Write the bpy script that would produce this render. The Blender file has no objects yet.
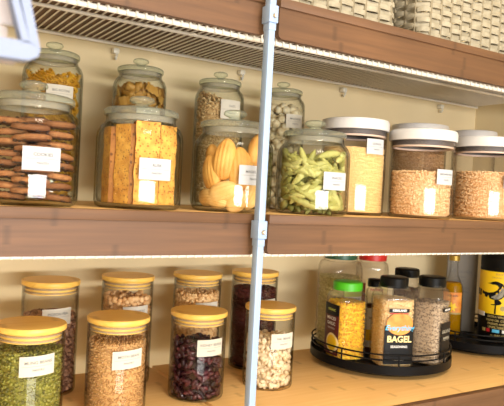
import bpy, bmesh, math, random
import numpy as np
from mathutils import Vector, Matrix, Euler

random.seed(7)
rng = np.random.default_rng(11)
C = bpy.context.scene.collection
PI = math.pi
EYE = 1.40                       # eye height of the photographer above the pantry floor
UP, MID, BOT = EYE + .270, EYE - .0284, EYE - .3335      # tops of the three shelf boards
YF, YB = .726, 1.161             # front plane of the shelves, back wall
XR, XL = 1.446, -.75             # right and left wall

# ------------------------------------------------------------------ materials
def new_mat(name):
    m = bpy.data.materials.new(name); m.use_nodes = True
    nt = m.node_tree; nt.nodes.clear()
    out = nt.nodes.new('ShaderNodeOutputMaterial')
    return m, nt, out

def N(nt, t, **kw):
    n = nt.nodes.new(t)
    for k, v in kw.items(): setattr(n, k, v)
    return n

def rgba(c): return (c[0], c[1], c[2], 1)

def srgb(r, g, b):
    f = lambda v: (v/255/12.92) if v/255 <= .04045 else ((v/255+.055)/1.055)**2.4
    return (f(r), f(g), f(b))

def plain(name, c, rough=.5, c2=None, scale=40, var=None, bump=0, metal=0, spec=.5, stretch=(1, 1, 1), sss=0, detail=3, ramp=(.35, .65), trans=0):
    """principled; colour varies with noise (c2, scale), per island or per object (var)"""
    m, nt, out = new_mat(name)
    p = N(nt, 'ShaderNodeBsdfPrincipled')
    p.inputs['Roughness'].default_value = rough
    p.inputs['Metallic'].default_value = metal
    p.inputs['Specular IOR Level'].default_value = spec
    p.inputs['Base Color'].default_value = rgba(c)
    if trans: p.inputs['Transmission Weight'].default_value = trans
    nt.links.new(p.outputs[0], out.inputs[0])
    col = None
    if c2 is not None:
        tc = N(nt, 'ShaderNodeTexCoord'); mp = N(nt, 'ShaderNodeMapping')
        mp.inputs['Scale'].default_value = stretch
        nt.links.new(tc.outputs['Object'], mp.inputs[0])
        nz = N(nt, 'ShaderNodeTexNoise'); nz.inputs['Scale'].default_value = scale; nz.inputs['Detail'].default_value = detail
        nt.links.new(mp.outputs[0], nz.inputs['Vector'])
        rp = N(nt, 'ShaderNodeValToRGB')
        rp.color_ramp.elements[0].position = ramp[0]; rp.color_ramp.elements[1].position = ramp[1]
        rp.color_ramp.elements[0].color = rgba(c); rp.color_ramp.elements[1].color = rgba(c2)
        nt.links.new(nz.outputs['Fac'], rp.inputs[0]); col = rp.outputs[0]
        if bump:
            b = N(nt, 'ShaderNodeBump'); b.inputs['Strength'].default_value = bump; b.inputs['Distance'].default_value = .002
            nt.links.new(nz.outputs['Fac'], b.inputs['Height']); nt.links.new(b.outputs[0], p.inputs['Normal'])
    if var is not None:
        kind, c3 = var
        if kind == 'island':
            g = N(nt, 'ShaderNodeNewGeometry'); src = g.outputs['Random Per Island']
        else:
            g = N(nt, 'ShaderNodeObjectInfo'); src = g.outputs['Random']
        mx = N(nt, 'ShaderNodeMix', data_type='RGBA')
        nt.links.new(src, mx.inputs['Factor'])
        if col is not None: nt.links.new(col, mx.inputs[6])
        else: mx.inputs[6].default_value = rgba(c)
        mx.inputs[7].default_value = rgba(c3); col = mx.outputs[2]
    if col is not None: nt.links.new(col, p.inputs['Base Color'])
    return m

def wood(name, c, c2, c3, rough=.45, along='x', scale=9):
    """bamboo: long stretched grain, strip boards with darker nodes"""
    m, nt, out = new_mat(name)
    p = N(nt, 'ShaderNodeBsdfPrincipled'); p.inputs['Roughness'].default_value = rough
    nt.links.new(p.outputs[0], out.inputs[0])
    tc = N(nt, 'ShaderNodeTexCoord'); mp = N(nt, 'ShaderNodeMapping')
    s = {'x': (.6, 14, 14), 'y': (14, .6, 14), 'z': (14, 14, .6)}[along]
    mp.inputs['Scale'].default_value = s
    nt.links.new(tc.outputs['Object'], mp.inputs[0])
    a = N(nt, 'ShaderNodeTexNoise'); a.inputs['Scale'].default_value = scale; a.inputs['Detail'].default_value = 6
    nt.links.new(mp.outputs[0], a.inputs['Vector'])
    r = N(nt, 'ShaderNodeValToRGB')
    r.color_ramp.elements[0].position = .3; r.color_ramp.elements[0].color = rgba(c)
    r.color_ramp.elements[1].position = .72; r.color_ramp.elements[1].color = rgba(c2)
    nt.links.new(a.outputs['Fac'], r.inputs[0])
    b = N(nt, 'ShaderNodeTexNoise'); b.inputs['Scale'].default_value = 5; b.inputs['Detail'].default_value = 2
    nt.links.new(tc.outputs['Object'], b.inputs['Vector'])
    mx = N(nt, 'ShaderNodeMix', data_type='RGBA'); mx.inputs[7].default_value = rgba(c3)
    mr = N(nt, 'ShaderNodeMapRange'); mr.inputs[1].default_value = .32; mr.inputs[2].default_value = .8; mr.inputs[4].default_value = .55
    nt.links.new(b.outputs['Fac'], mr.inputs[0]); nt.links.new(mr.outputs[0], mx.inputs['Factor'])
    nt.links.new(r.outputs[0], mx.inputs[6])
    # growth nodes: thin darker lines across each strip
    sp = N(nt, 'ShaderNodeSeparateXYZ'); nt.links.new(tc.outputs['Object'], sp.inputs[0])
    k = {'x': (0, 2), 'y': (1, 0), 'z': (2, 0)}[along]
    fl = N(nt, 'ShaderNodeMath', operation='MULTIPLY'); fl.inputs[1].default_value = 48; yz = N(nt, 'ShaderNodeMath', operation='ADD'); nt.links.new(sp.outputs[k[1]], yz.inputs[0]); nt.links.new(sp.outputs[3-k[0]-k[1]], yz.inputs[1]); nt.links.new(yz.outputs[0], fl.inputs[0])
    fo = N(nt, 'ShaderNodeMath', operation='FLOOR'); nt.links.new(fl.outputs[0], fo.inputs[0])
    ad = N(nt, 'ShaderNodeMath', operation='MULTIPLY_ADD'); ad.inputs[1].default_value = 7.37; nt.links.new(fo.outputs[0], ad.inputs[0])
    xs = N(nt, 'ShaderNodeMath', operation='MULTIPLY'); xs.inputs[1].default_value = 3.6; nt.links.new(sp.outputs[k[0]], xs.inputs[0]); nt.links.new(xs.outputs[0], ad.inputs[2])
    vo = N(nt, 'ShaderNodeTexVoronoi', voronoi_dimensions='1D', feature='DISTANCE_TO_EDGE'); vo.inputs['Scale'].default_value = 1; nt.links.new(ad.outputs[0], vo.inputs['W'])
    nr = N(nt, 'ShaderNodeMapRange'); nr.inputs[1].default_value = .004; nr.inputs[2].default_value = .022; nr.inputs[3].default_value = .42; nr.inputs[4].default_value = 0; nt.links.new(vo.outputs['Distance'], nr.inputs[0])
    m3 = N(nt, 'ShaderNodeMix', data_type='RGBA'); m3.inputs[7].default_value = rgba([q*.55 for q in c3])
    nt.links.new(nr.outputs[0], m3.inputs['Factor']); nt.links.new(mx.outputs[2], m3.inputs[6]); nt.links.new(m3.outputs[2], p.inputs['Base Color'])
    return m

def glass(name, tint, edge, rough=.02, refl=1.0, ior=1.45, haze=None):
    """clear walls: light passes straight through, reflects by Fresnel, tints where the wall is seen edge-on"""
    m, nt, out = new_mat(name)
    t = N(nt, 'ShaderNodeBsdfTransparent'); g = N(nt, 'ShaderNodeBsdfGlossy'); g.inputs['Roughness'].default_value = rough
    lw = N(nt, 'ShaderNodeLayerWeight'); lw.inputs['Blend'].default_value = .5
    pw = N(nt, 'ShaderNodeMath', operation='POWER'); pw.inputs[1].default_value = 5
    nt.links.new(lw.outputs['Facing'], pw.inputs[0])
    mx = N(nt, 'ShaderNodeMix', data_type='RGBA'); mx.inputs[6].default_value = rgba(tint); mx.inputs[7].default_value = rgba(edge)
    p3 = N(nt, 'ShaderNodeMath', operation='POWER'); p3.inputs[1].default_value = 3.2
    nt.links.new(lw.outputs['Facing'], p3.inputs[0]); nt.links.new(p3.outputs[0], mx.inputs['Factor']); nt.links.new(mx.outputs[2], t.inputs['Color'])
    ml = N(nt, 'ShaderNodeMath', operation='MULTIPLY_ADD')          # Schlick: f0 + (1-f0)(1-cos)^5
    nt.links.new(pw.outputs[0], ml.inputs[0]); ml.inputs[1].default_value = .75*refl; ml.inputs[2].default_value = .012*refl
    ms = N(nt, 'ShaderNodeMixShader')
    nt.links.new(ml.outputs[0], ms.inputs[0]); nt.links.new(t.outputs[0], ms.inputs[1]); nt.links.new(g.outputs[0], ms.inputs[2])
    last = ms.outputs[0]
    if haze:
        d = N(nt, 'ShaderNodeBsdfDiffuse'); d.inputs['Color'].default_value = rgba(haze[0])
        m2 = N(nt, 'ShaderNodeMixShader'); m2.inputs[0].default_value = haze[1]
        nt.links.new(last, m2.inputs[1]); nt.links.new(d.outputs[0], m2.inputs[2]); last = m2.outputs[0]
    nt.links.new(last, out.inputs[0])
    return m

def crumb(name, c, c2, hole, scale):
    """toasted crumb: mottled, with darker open pores"""
    m, nt, out = new_mat(name)
    p = N(nt, 'ShaderNodeBsdfPrincipled'); p.inputs['Roughness'].default_value = .75
    nt.links.new(p.outputs[0], out.inputs[0])
    tc = N(nt, 'ShaderNodeTexCoord')
    a = N(nt, 'ShaderNodeTexNoise'); a.inputs['Scale'].default_value = scale*.35; a.inputs['Detail'].default_value = 4
    v = N(nt, 'ShaderNodeTexVoronoi'); v.inputs['Scale'].default_value = scale
    nt.links.new(tc.outputs['Object'], a.inputs['Vector']); nt.links.new(tc.outputs['Object'], v.inputs['Vector'])
    r = N(nt, 'ShaderNodeValToRGB'); r.color_ramp.elements[0].position = .35; r.color_ramp.elements[1].position = .65
    r.color_ramp.elements[0].color = rgba(c); r.color_ramp.elements[1].color = rgba(c2)
    nt.links.new(a.outputs['Fac'], r.inputs[0])
    mr = N(nt, 'ShaderNodeMapRange'); mr.inputs[1].default_value = .16; mr.inputs[2].default_value = .30; mr.inputs[3].default_value = 1; mr.inputs[4].default_value = 0
    nt.links.new(v.outputs['Distance'], mr.inputs[0])
    mx = N(nt, 'ShaderNodeMix', data_type='RGBA'); mx.inputs[7].default_value = rgba(hole)
    nt.links.new(mr.outputs[0], mx.inputs['Factor']); nt.links.new(r.outputs[0], mx.inputs[6])
    nt.links.new(mx.outputs[2], p.inputs['Base Color'])
    b = N(nt, 'ShaderNodeBump'); b.inputs['Strength'].default_value = .6; b.inputs['Distance'].default_value = .001; b.invert = True
    nt.links.new(mr.outputs[0], b.inputs['Height']); nt.links.new(b.outputs[0], p.inputs['Normal'])
    return m

M = {}
M['wall'] = plain('wall_paint', srgb(222, 205, 166), .85, srgb(216, 198, 158), 3)
M['ceiling'] = plain('ceiling_paint', (.75, .73, .68), .9)
M['floor'] = plain('floor_tile', srgb(170, 150, 125), .5, srgb(150, 130, 108), 4)
M['fascia'] = wood('bamboo_front_dimmed', srgb(92, 62, 39), srgb(116, 80, 51), srgb(76, 49, 29), .55)  # same bamboo as the board, its dimmer lighting put into a darker colour
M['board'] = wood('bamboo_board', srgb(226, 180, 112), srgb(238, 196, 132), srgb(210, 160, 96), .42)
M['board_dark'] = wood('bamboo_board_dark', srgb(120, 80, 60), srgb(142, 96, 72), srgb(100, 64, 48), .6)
M['bamboo_lid'] = wood('bamboo_lid', srgb(234, 188, 84), srgb(246, 206, 110), srgb(222, 166, 66), .4, 'x', 12)
M['white_wire'] = plain('white_epoxy', (.86, .82, .74), .4)
M['cool_lit_white'] = plain('cool_lit_enamel', (.30, .41, .61), .35)  # white enamel with the cool daylight cast put into its colour
M['white_plastic'] = plain('white_plastic', (.60, .58, .57), .35)
M['shaded_carton'] = plain('shaded_carton', (.22, .20, .17), .7)  # pale carton, the shade of its corner put into the colour
M['steel'] = plain('steel', (.6, .6, .6), .3, metal=1)
M['clear_clip'] = plain('clip_plastic', (.75, .72, .62), .3)
M['label'] = plain('label_paper', (.47, .48, .505), .7, spec=.2)
M['label_warm_lit'] = plain('warm_lit_paper', (.60, .57, .49), .7, spec=.2)  # same white label paper, warm bounced light put into its colour
M['ink'] = plain('grey_ink', (.17, .17, .17), .9, spec=.1)
M['glass'] = glass('jar_glass', (.975, .985, .975), (.16, .18, .13), .015, 1.0)
M['thin'] = glass('borosilicate', (.985, .988, .985), (.30, .28, .23), .015, 1.0)
M['lidglass'] = glass('thick_lid_glass', (.92, .95, .89), (.24, .31, .21), .03, 1.4, haze=((.86, .88, .76), .10))
M['acrylic'] = glass('clear_acrylic', (.975, .97, .965), (.55, .52, .48), .03, .9)
M['petplastic'] = glass('pet_plastic', (.98, .975, .965), (.72, .69, .62), .06, .9, haze=((.7, .66, .58), .02))
M['seal'] = glass('silicone_seal', (.85, .82, .76), (.6, .58, .52), .2, .5, haze=((.8, .76, .68), .18))
M['gasket'] = plain('grey_gasket', (.09, .075, .075), .5)
M['pinkring'] = plain('pale_ring', srgb(206, 180, 165), .5)
M['black'] = plain('black_metal', (.005, .005, .006), .4, spec=.12)
M['black_plastic'] = plain('black_plastic', (.005, .005, .005), .35, spec=.12)
M['frost'] = glass('frosted_plastic', (.9, .93, .98), (.7, .76, .86), .2, .6, haze=(srgb(142, 152, 178), .88))
M['frost_thin'] = glass('frosted_panel', (.95, .95, .97), (.7, .74, .8), .25, .6, haze=(srgb(196, 186, 184), .6))
M['wicker'] = plain('wicker_strand', srgb(172, 163, 142), .75, srgb(150, 140, 118), 60)
M['wicker_stake'] = plain('wicker_stake', srgb(134, 122, 98), .7)
M['cookie'] = plain('cookie', srgb(152, 96, 54), .8, srgb(182, 124, 76), 130, ('object', srgb(116, 70, 40)), bump=.5)
M['cookie_filling'] = plain('cookie_filling', srgb(58, 30, 18), .6)
M['crumb'] = crumb('rusk_crumb', srgb(196, 130, 48), srgb(228, 172, 78), srgb(136, 80, 30), 230)
M['crust'] = crumb('rusk_crust', srgb(138, 84, 34), srgb(166, 108, 48), srgb(96, 54, 22), 120)
M['madeleine'] = plain('madeleine', srgb(204, 138, 56), .6, srgb(226, 172, 92), 45, ('object', srgb(212, 156, 76)))
M['madeleine_pale'] = plain('madeleine_pale', srgb(232, 190, 122), .65, srgb(216, 166, 92), 45)
M['pod'] = plain('pod', srgb(184, 178, 100), .6, srgb(206, 200, 132), 90, ('object', srgb(148, 144, 70)), bump=.4)
M['puff'] = plain('puff', srgb(232, 220, 190), .8, srgb(204, 182, 142), 110, bump=.4)
M['fusilli'] = plain('fusilli', srgb(216, 164, 40), .5, srgb(232, 186, 70), 60, ('object', srgb(196, 140, 30)))
M['ribbon'] = plain('ribbon_pasta', srgb(186, 138, 56), .55, srgb(204, 160, 80), 60, ('object', srgb(140, 96, 36)))
M['kidney'] = plain('kidney', srgb(66, 22, 30), .2, srgb(92, 36, 44), 60, ('object', srgb(34, 12, 20)))
M['wbean'] = plain('wbean', srgb(228, 204, 166), .4, srgb(214, 184, 140), 80, ('object', srgb(236, 216, 184)))
M['chick'] = plain('chick', srgb(228, 180, 122), .55, srgb(206, 152, 96), 120, ('object', srgb(238, 196, 144)))
M['mung'] = plain('mung', srgb(152, 148, 62), .35, var=('island', srgb(92, 88, 34)))
M['moth'] = plain('moth', srgb(214, 168, 108), .5, var=('island', srgb(178, 130, 78)))
M['pigeon'] = plain('pigeon', srgb(206, 160, 128), .45, var=('island', srgb(104, 64, 50)))
M['yellowpea'] = plain('pale_pea', srgb(244, 206, 150), .5, var=('island', srgb(216, 168, 112)))
M['adzuki'] = plain('adzuki', srgb(96, 34, 26), .45, var=('island', srgb(62, 20, 18)))
M['oat'] = plain('oat', srgb(236, 206, 154), .65, var=('island', srgb(184, 144, 94)))
M['couscous'] = plain('couscous', srgb(248, 220, 160), .7, var=('island', srgb(232, 194, 128)))
M['rice'] = plain('brown_rice', srgb(250, 220, 176), .55, var=('island', srgb(220, 172, 118)))
M['darkgrain'] = plain('dark_grain', srgb(216, 180, 134), .6, var=('island', srgb(178, 138, 94)))
M['garlic'] = plain('garlic', srgb(255, 216, 30), .6, var=('island', srgb(232, 156, 14)))
M['oregano'] = plain('oregano', srgb(230, 218, 150), .8, var=('island', srgb(182, 170, 106)))
M['bagelmix'] = plain('bagel_mix', srgb(252, 230, 182), .6, var=('island', srgb(222, 176, 108)))
M['pepperm'] = plain('pepper', srgb(190, 168, 142), .7, var=('island', srgb(112, 94, 80)))
M['paprika'] = plain('paprika', srgb(190, 90, 24), .7, var=('island', srgb(160, 66, 16)))
M['browns'] = plain('brown_spice', srgb(120, 78, 48), .7, var=('island', srgb(90, 56, 34)))
M['green_cap'] = plain('green_cap', srgb(72, 186, 30), .35)
M['dkgreen_cap'] = plain('dark_green_cap', srgb(14, 76, 54), .4)
M['red_cap'] = plain('red_cap', srgb(204, 30, 26), .4)
M['gold_cap'] = plain('gold_cap', srgb(168, 138, 60), .4, metal=.5)
M['lab_black'] = plain('black_print', (.007, .007, .008), .45, spec=.2)
M['lab_maroon'] = plain('maroon_print', srgb(86, 26, 24), .5)
M['lab_white'] = plain('white_print', (.8, .79, .76), .5)
M['lab_cream'] = plain('cream_print', srgb(240, 216, 150), .5)
M['lab_orange'] = plain('orange_print', srgb(216, 122, 34), .5, srgb(234, 158, 70), 60)
M['lab_blue'] = plain('blue_print', srgb(96, 190, 232), .5)
M['lab_yellow'] = plain('yellow_print', srgb(248, 206, 20), .5)
M['lab_lime'] = plain('lime_print', srgb(190, 206, 96), .5)
M['lab_red'] = plain('red_print', srgb(190, 30, 40), .5)
M['lab_gold'] = plain('gold_print', srgb(176, 156, 92), .5)
M['lab_grey'] = plain('grey_print', srgb(150, 146, 132), .6)
M['oil'] = glass('amber_oil', (.86, .66, .10), (.5, .36, .04), .05, .6, haze=(srgb(206, 150, 10), .45))

# ------------------------------------------------------------------ mesh helpers
class MB:
    """collects verts, faces and per-face material slots, then links ONE mesh object"""
    def __init__(s): s.v = []; s.f = []; s.m = []; s.n = 0
    def add(s, v, f, mi=0, mat=None):
        v = np.asarray(v, float).reshape(-1, 3)
        if mat is not None:
            A = np.array(mat); v = v @ A[:3, :3].T + A[:3, 3]
        s.v.append(v); s.f += [tuple(int(i)+s.n for i in q) for q in f]; s.m += [mi]*len(f); s.n += len(v)
        return s
    def box(s, a, b, mi=0, mat=None, bev=0):
        if bev:
            bm = bmesh.new(); bmesh.ops.create_cube(bm, size=1)
            for v in bm.verts:
                v.co = Vector((a[i] + (v.co[i]+.5)*(b[i]-a[i]) for i in range(3)))
            bmesh.ops.bevel(bm, geom=bm.edges[:], offset=bev, segments=2, affect='EDGES', profile=.5)
            bm.verts.index_update()
            s.add([v.co[:] for v in bm.verts], [[v.index for v in f.verts] for f in bm.faces], mi, mat); bm.free(); return s
        x0, y0, z0 = a; x1, y1, z1 = b
        s.add([(x0,y0,z0),(x1,y0,z0),(x1,y1,z0),(x0,y1,z0),(x0,y0,z1),(x1,y0,z1),(x1,y1,z1),(x0,y1,z1)],
              [(0,3,2,1),(4,5,6,7),(0,1,5,4),(1,2,6,5),(2,3,7,6),(3,0,4,7)], mi, mat); return s
    def lathe(s, prof, seg=48, mi=0, mat=None, n=2, rx=1, ry=1):
        """revolve (r, z) pairs; n > 2 squares the section"""
        vs = []; fs = []; rings = []
        full = [prof[0]]                          # support rings keep the long straight walls straight
        for (r0, z0), (r1, z1) in zip(prof, prof[1:]):
            L = math.hypot(r1-r0, z1-z0)
            if L > .010 and r0 > 1e-6 and r1 > 1e-6:
                for q in (.0008/L, 1-.0008/L): full.append((r0+(r1-r0)*q, z0+(z1-z0)*q))
            full.append((r1, z1))
        for r, z in full:
            if r < 1e-6: rings.append((len(vs), 1)); vs.append((0, 0, z)); continue
            rings.append((len(vs), seg))
            for k in range(seg):
                a = 2*PI*k/seg; c, d = math.cos(a), math.sin(a)
                if n != 2:
                    q = (abs(c)**n + abs(d)**n)**(-1/n); c, d = c*q, d*q
                vs.append((r*c*rx, r*d*ry, z))
        for (i, ni), (j, nj) in zip(rings, rings[1:]):
            for k in range(seg):
                k2 = (k+1) % seg
                if ni == 1 and nj == 1: break
                if ni == 1: fs.append((i, j+k2, j+k))
                elif nj == 1: fs.append((i+k, i+k2, j))
                else: fs.append((i+k, i+k2, j+k2, j+k))
        s.add(vs, fs, mi, mat); return s
    def tube(s, pts, r, seg=8, closed=False, mi=0, flat=1.0, upv=(0, 0, 1)):
        P = np.asarray(pts, float); n = len(P); vs = []; fs = []
        T = np.gradient(P, axis=0) if not closed else np.roll(P, -1, 0) - np.roll(P, 1, 0)
        rr = r if hasattr(r, '__len__') else [r]*n
        for i in range(n):
            t = T[i]/(np.linalg.norm(T[i])+1e-12); u = np.array(upv, float)
            if abs(t@u) > .95: u = np.array((1., 0, 0))
            a = np.cross(t, u); a /= np.linalg.norm(a); b = np.cross(a, t)
            for k in range(seg):
                w = 2*PI*k/seg; vs.append(P[i] + rr[i]*(math.cos(w)*a*flat + math.sin(w)*b))
        m = n if closed else n-1
        for i in range(m):
            j = (i+1) % n
            for k in range(seg):
                k2 = (k+1) % seg; fs.append((i*seg+k, i*seg+k2, j*seg+k2, j*seg+k))
        if not closed:
            fs.append(tuple(range(seg))[::-1]); fs.append(tuple((n-1)*seg+k for k in range(seg)))
        s.add(vs, fs, mi); return s
    def prism(s, poly, y0, y1, mi=0, mat=None):
        """polygon in x,z given front-on, extruded from y0 to y1"""
        n = len(poly)
        v = [(x, y0, z) for x, z in poly] + [(x, y1, z) for x, z in poly]
        f = [tuple(range(n)), tuple(range(2*n-1, n-1, -1))] + [(i, n+i, n+(i+1) % n, (i+1) % n) for i in range(n)]
        s.add(v, f, mi, mat); return s
    def mesh(s, name, mats, smooth=True, sharp=35):
        me = bpy.data.meshes.new(name)
        me.from_pydata(np.concatenate(s.v).tolist(), [], s.f)
        for m in (mats if isinstance(mats, (list, tuple)) else [mats]): me.materials.append(m)
        me.polygons.foreach_set('material_index', s.m)
        bm = bmesh.new(); bm.from_mesh(me); bmesh.ops.recalc_face_normals(bm, faces=bm.faces[:])
        if smooth:
            lim = math.radians(sharp)
            for e in bm.edges:
                if len(e.link_faces) == 2 and e.calc_face_angle(0) > lim: e.smooth = False
            for f in bm.faces: f.smooth = True
        bm.to_mesh(me); bm.free(); me.update()
        return me
    def build(s, name, mats, parent=None, loc=None, rotz=0, smooth=True, sharp=35):
        o = bpy.data.objects.new(name, s.mesh(name, mats, smooth, sharp)); C.objects.link(o)
        if parent is not None: o.parent = parent
        if loc is not None: o.location = loc
        if rotz: o.rotation_euler = (0, 0, rotz)
        return o

def tag(o, label, cat, group=None, kind=None):
    o['label'] = label; o['category'] = cat
    if group: o['group'] = group
    if kind: o['kind'] = kind
    return o

def thing(name, label, cat, loc=(0, 0, 0), rotz=0, group=None):
    o = bpy.data.objects.new(name, None); C.objects.link(o); o.empty_display_size = .05
    o.location = loc; o.rotation_euler = (0, 0, rotz)
    return tag(o, label, cat, group)

def struct(name, mb, m):
    o = mb.build(name, m, smooth=False); o['kind'] = 'structure'; return o

def text2d(body, size, shear=0, bold=0, spacing=1.0):
    """letter outlines as flat triangles, centred on the origin"""
    cu = bpy.data.curves.new('lettering', 'FONT'); cu.body = body; cu.size = size; cu.shear = shear; cu.offset = bold
    cu.align_x = 'CENTER'; cu.align_y = 'CENTER'; cu.space_character = spacing; cu.resolution_u = 3
    o = bpy.data.objects.new('lettering', cu)
    me = bpy.data.meshes.new_from_object(o)
    v = np.array([x.co[:2] for x in me.vertices]).reshape(-1, 2); f = [tuple(p.vertices) for p in me.polygons]
    bpy.data.objects.remove(o); bpy.data.curves.remove(cu); bpy.data.meshes.remove(me)
    return v, f

def wrap(v2, R, z, ang=0, n=2, lift=0.):
    """lay flat points on a round (n=2) or squared wall whose front faces -y"""
    v2 = np.asarray(v2, float); out = np.zeros((len(v2), 3)); out[:, 2] = v2[:, 1] + z
    if n == 2:
        a = v2[:, 0]/R + ang
        out[:, 0] = (R+lift)*np.sin(a); out[:, 1] = -(R+lift)*np.cos(a)
    else:
        x = np.clip(v2[:, 0], -R*.999, R*.999)
        out[:, 0] = x; out[:, 1] = -((R**n - np.abs(x)**n)**(1/n)) - lift
    return out

def patch(w, h, R, z, ang=0, n=2, lift=.0004, thick=.0004, x0=0, cols=14, tilt=0, poly=None):
    """a sticker of real thickness that follows the wall"""
    mb = MB()
    xs = np.linspace(-w/2, w/2, cols+1) + x0
    rows = [-h/2, h/2]
    fr = np.array([(x, y + tilt*x) for y in rows for x in xs])
    a = wrap(fr, R, z, ang, n, lift+thick); b = wrap(fr, R, z, ang, n, lift*.25)
    k = cols+1; f = []
    for i in range(cols):
        f.append((i, i+1, k+i+1, k+i)); f.append((2*k+i, 3*k+i, 3*k+i+1, 2*k+i+1))
        f.append((i, 2*k+i, 2*k+i+1, i+1)); f.append((k+i, k+i+1, 3*k+i+1, 3*k+i))
    f.append((0, k, 3*k, 2*k)); f.append((cols, 2*k+cols, 3*k+cols, k+cols))
    mb.add(np.concatenate([a, b]), f)
    return mb

def letters(lines, R, z, ang=0, n=2, lift=.0011, x0=0, tilt=0):
    """lines: (text, size, dx, dz, shear, bold)"""
    mb = MB()
    for body, size, dx, dz, shear, bold in lines:
        v, f = text2d(body, size, shear, bold)
        if len(v) == 0: continue
        v = v + np.array((dx + x0, dz)); v[:, 1] += tilt*v[:, 0]
        mb.add(wrap(v, R, z, ang, n, lift), f)
    return mb

def rule(w, R, z, ang=0, tilt=0, h=.0003, lift=.0009, cols=10):
    mb = MB(); xs = np.linspace(-w/2, w/2, cols+1)
    p = np.array([(x, y+tilt*x) for y in (-h/2, h/2) for x in xs])
    mb.add(wrap(p, R, z, ang, 2, lift), [(i, i+1, cols+2+i, cols+1+i) for i in range(cols)]); return mb

def jar_label(parent, R, z, top, bottom, w=.043, h=.027, ang=0, tilt=0, size=.0052, line=True, paper='label'):
    l = patch(w, h, R, z, ang, tilt=tilt).build('label', M[paper], parent)
    t = letters([(top, size, .001, h*.17, 0, .00005)] + ([(bottom, size*.72, .001, -h*.2, 0, .00003)] if bottom else []), R, z, ang, tilt=tilt)
    if line:
        r = rule(w*.84, R, z-.0002, ang, tilt); t.add(np.concatenate(r.v), r.f)
    t.build('lettering', M['ink'], l, smooth=False)
    l['label'] = 'white paper label printed %s' % top.lower()
    return l

# ------------------------------------------------------------------ grain and bean heaps
def ico(sub):
    bm = bmesh.new(); bmesh.ops.create_icosphere(bm, subdivisions=sub, radius=1)
    bm.verts.ensure_lookup_table()
    v = np.array([x.co[:] for x in bm.verts]); f = np.array([[q.index for q in p.verts] for p in bm.faces]); bm.free(); return v, f
ICO1, ICO2 = ico(1), ico(2)

def rand_rot(n, spread=1.0):
    q = rng.normal(size=(n, 4)); q /= np.linalg.norm(q, axis=1)[:, None]
    w, x, y, z = q.T
    return np.stack([np.stack([1-2*(y*y+z*z), 2*(x*y-z*w), 2*(x*z+y*w)], -1),
                     np.stack([2*(x*y+z*w), 1-2*(x*x+z*z), 2*(y*z-x*w)], -1),
                     np.stack([2*(x*z-y*w), 2*(y*z+x*w), 1-2*(x*x+y*y)], -1)], 1)

def shell_points(R, z0, z1, sp, a0=-PI, a1=PI, jit=.25, n=2, dr=0., zj=.6):
    """staggered spots on the inside of a round or squared wall (angle 0 faces -y)"""
    pts = []; rows = max(1, int((z1-z0)/(sp*.88)))
    for i in range(rows+1):
        z = z0 + (z1-z0)*i/rows
        k = max(3, int(R*(a1-a0)/sp))
        for j in range(k):
            a = a0 + (a1-a0)*(j + .5*(i % 2) + random.uniform(-jit, jit))/k
            r = R - dr*random.random(); s, c = math.sin(a), math.cos(a)
            if n != 2:
                q = (abs(c)**n+abs(s)**n)**(-1/n); s, c = s*q, c*q
            pts.append((r*s, -r*c, min(max(z + random.uniform(-jit, jit)*sp*zj + zj*.5*sp*math.sin(a*3.1+i*2.4), z0), z1+.2*sp)))
    return pts

def disc_points(R, z, sp, jit=.3, n=2, slope=0.):
    pts = []; k = int(R/sp)+1
    for i in range(-k, k+1):
        for j in range(-k, k+1):
            x = (i + .5*(j % 2) + random.uniform(-jit, jit))*sp; y = (j*.88 + random.uniform(-jit, jit))*sp
            if (abs(x)**n + abs(y)**n)**(1/n) < R: pts.append((x, y, z + random.uniform(-.25, .35)*sp + slope*x))
    return pts

def heap(name, label, cat, mat, loc, R, z0, z1, size, sp, rotz=0, n=2, core=None, hi=False, slope=0., parent=None, group=None, rx=1, ry=1):
    """thousands of grains: one object of 'stuff' - grains against the wall and on top, packed body inside"""
    rad = max(size[:2])
    pts = np.array(shell_points(R-rad*.85, z0+rad, z1, sp, jit=.45, n=n, dr=rad*.5, zj=1.3) + disc_points(R-rad, z1, sp, n=n, slope=slope))
    pts[:, 2] += np.where(pts[:, 2] > z0+(z1-z0)*.8, slope*pts[:, 0], 0)
    tv, tf = ICO2 if hi else ICO1
    k = len(pts); Rm = rand_rot(k)
    V = np.einsum('kij,vj->kvi', Rm, tv*np.array(size)) * rng.uniform(.85, 1.15, (k, 1, 1)) + pts[:, None, :]
    F = tf[None] + (np.arange(k)*len(tv))[:, None, None]
    mb = MB()
    cp = [(0, z0), (R-rad*1.6, z0), (R-rad*1.6, z1-rad*.6), (0, z1-rad*.4)]
    mb.lathe(cp, 32, n=n)
    cv, cf = np.concatenate(mb.v), mb.f
    me = bpy.data.meshes.new(name)
    Vall = np.concatenate([V.reshape(-1, 3), cv]); Vall[:, 0] *= rx; Vall[:, 1] *= ry
    off = k*len(tv)
    faces = F.reshape(-1, 3).tolist() + [tuple(i+off for i in f) for f in cf]
    me.from_pydata(Vall.tolist(), [], faces)
    me.polygons.foreach_set('use_smooth', [True]*len(me.polygons)); me.materials.append(mat); me.update()
    o = bpy.data.objects.new(name, me); C.objects.link(o)
    o.location = loc; o.rotation_euler = (0, 0, rotz)
    if parent is not None: o.parent = parent; o['kind'] = 'stuff'
    else: tag(o, label, cat, group, 'stuff')
    return o

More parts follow.
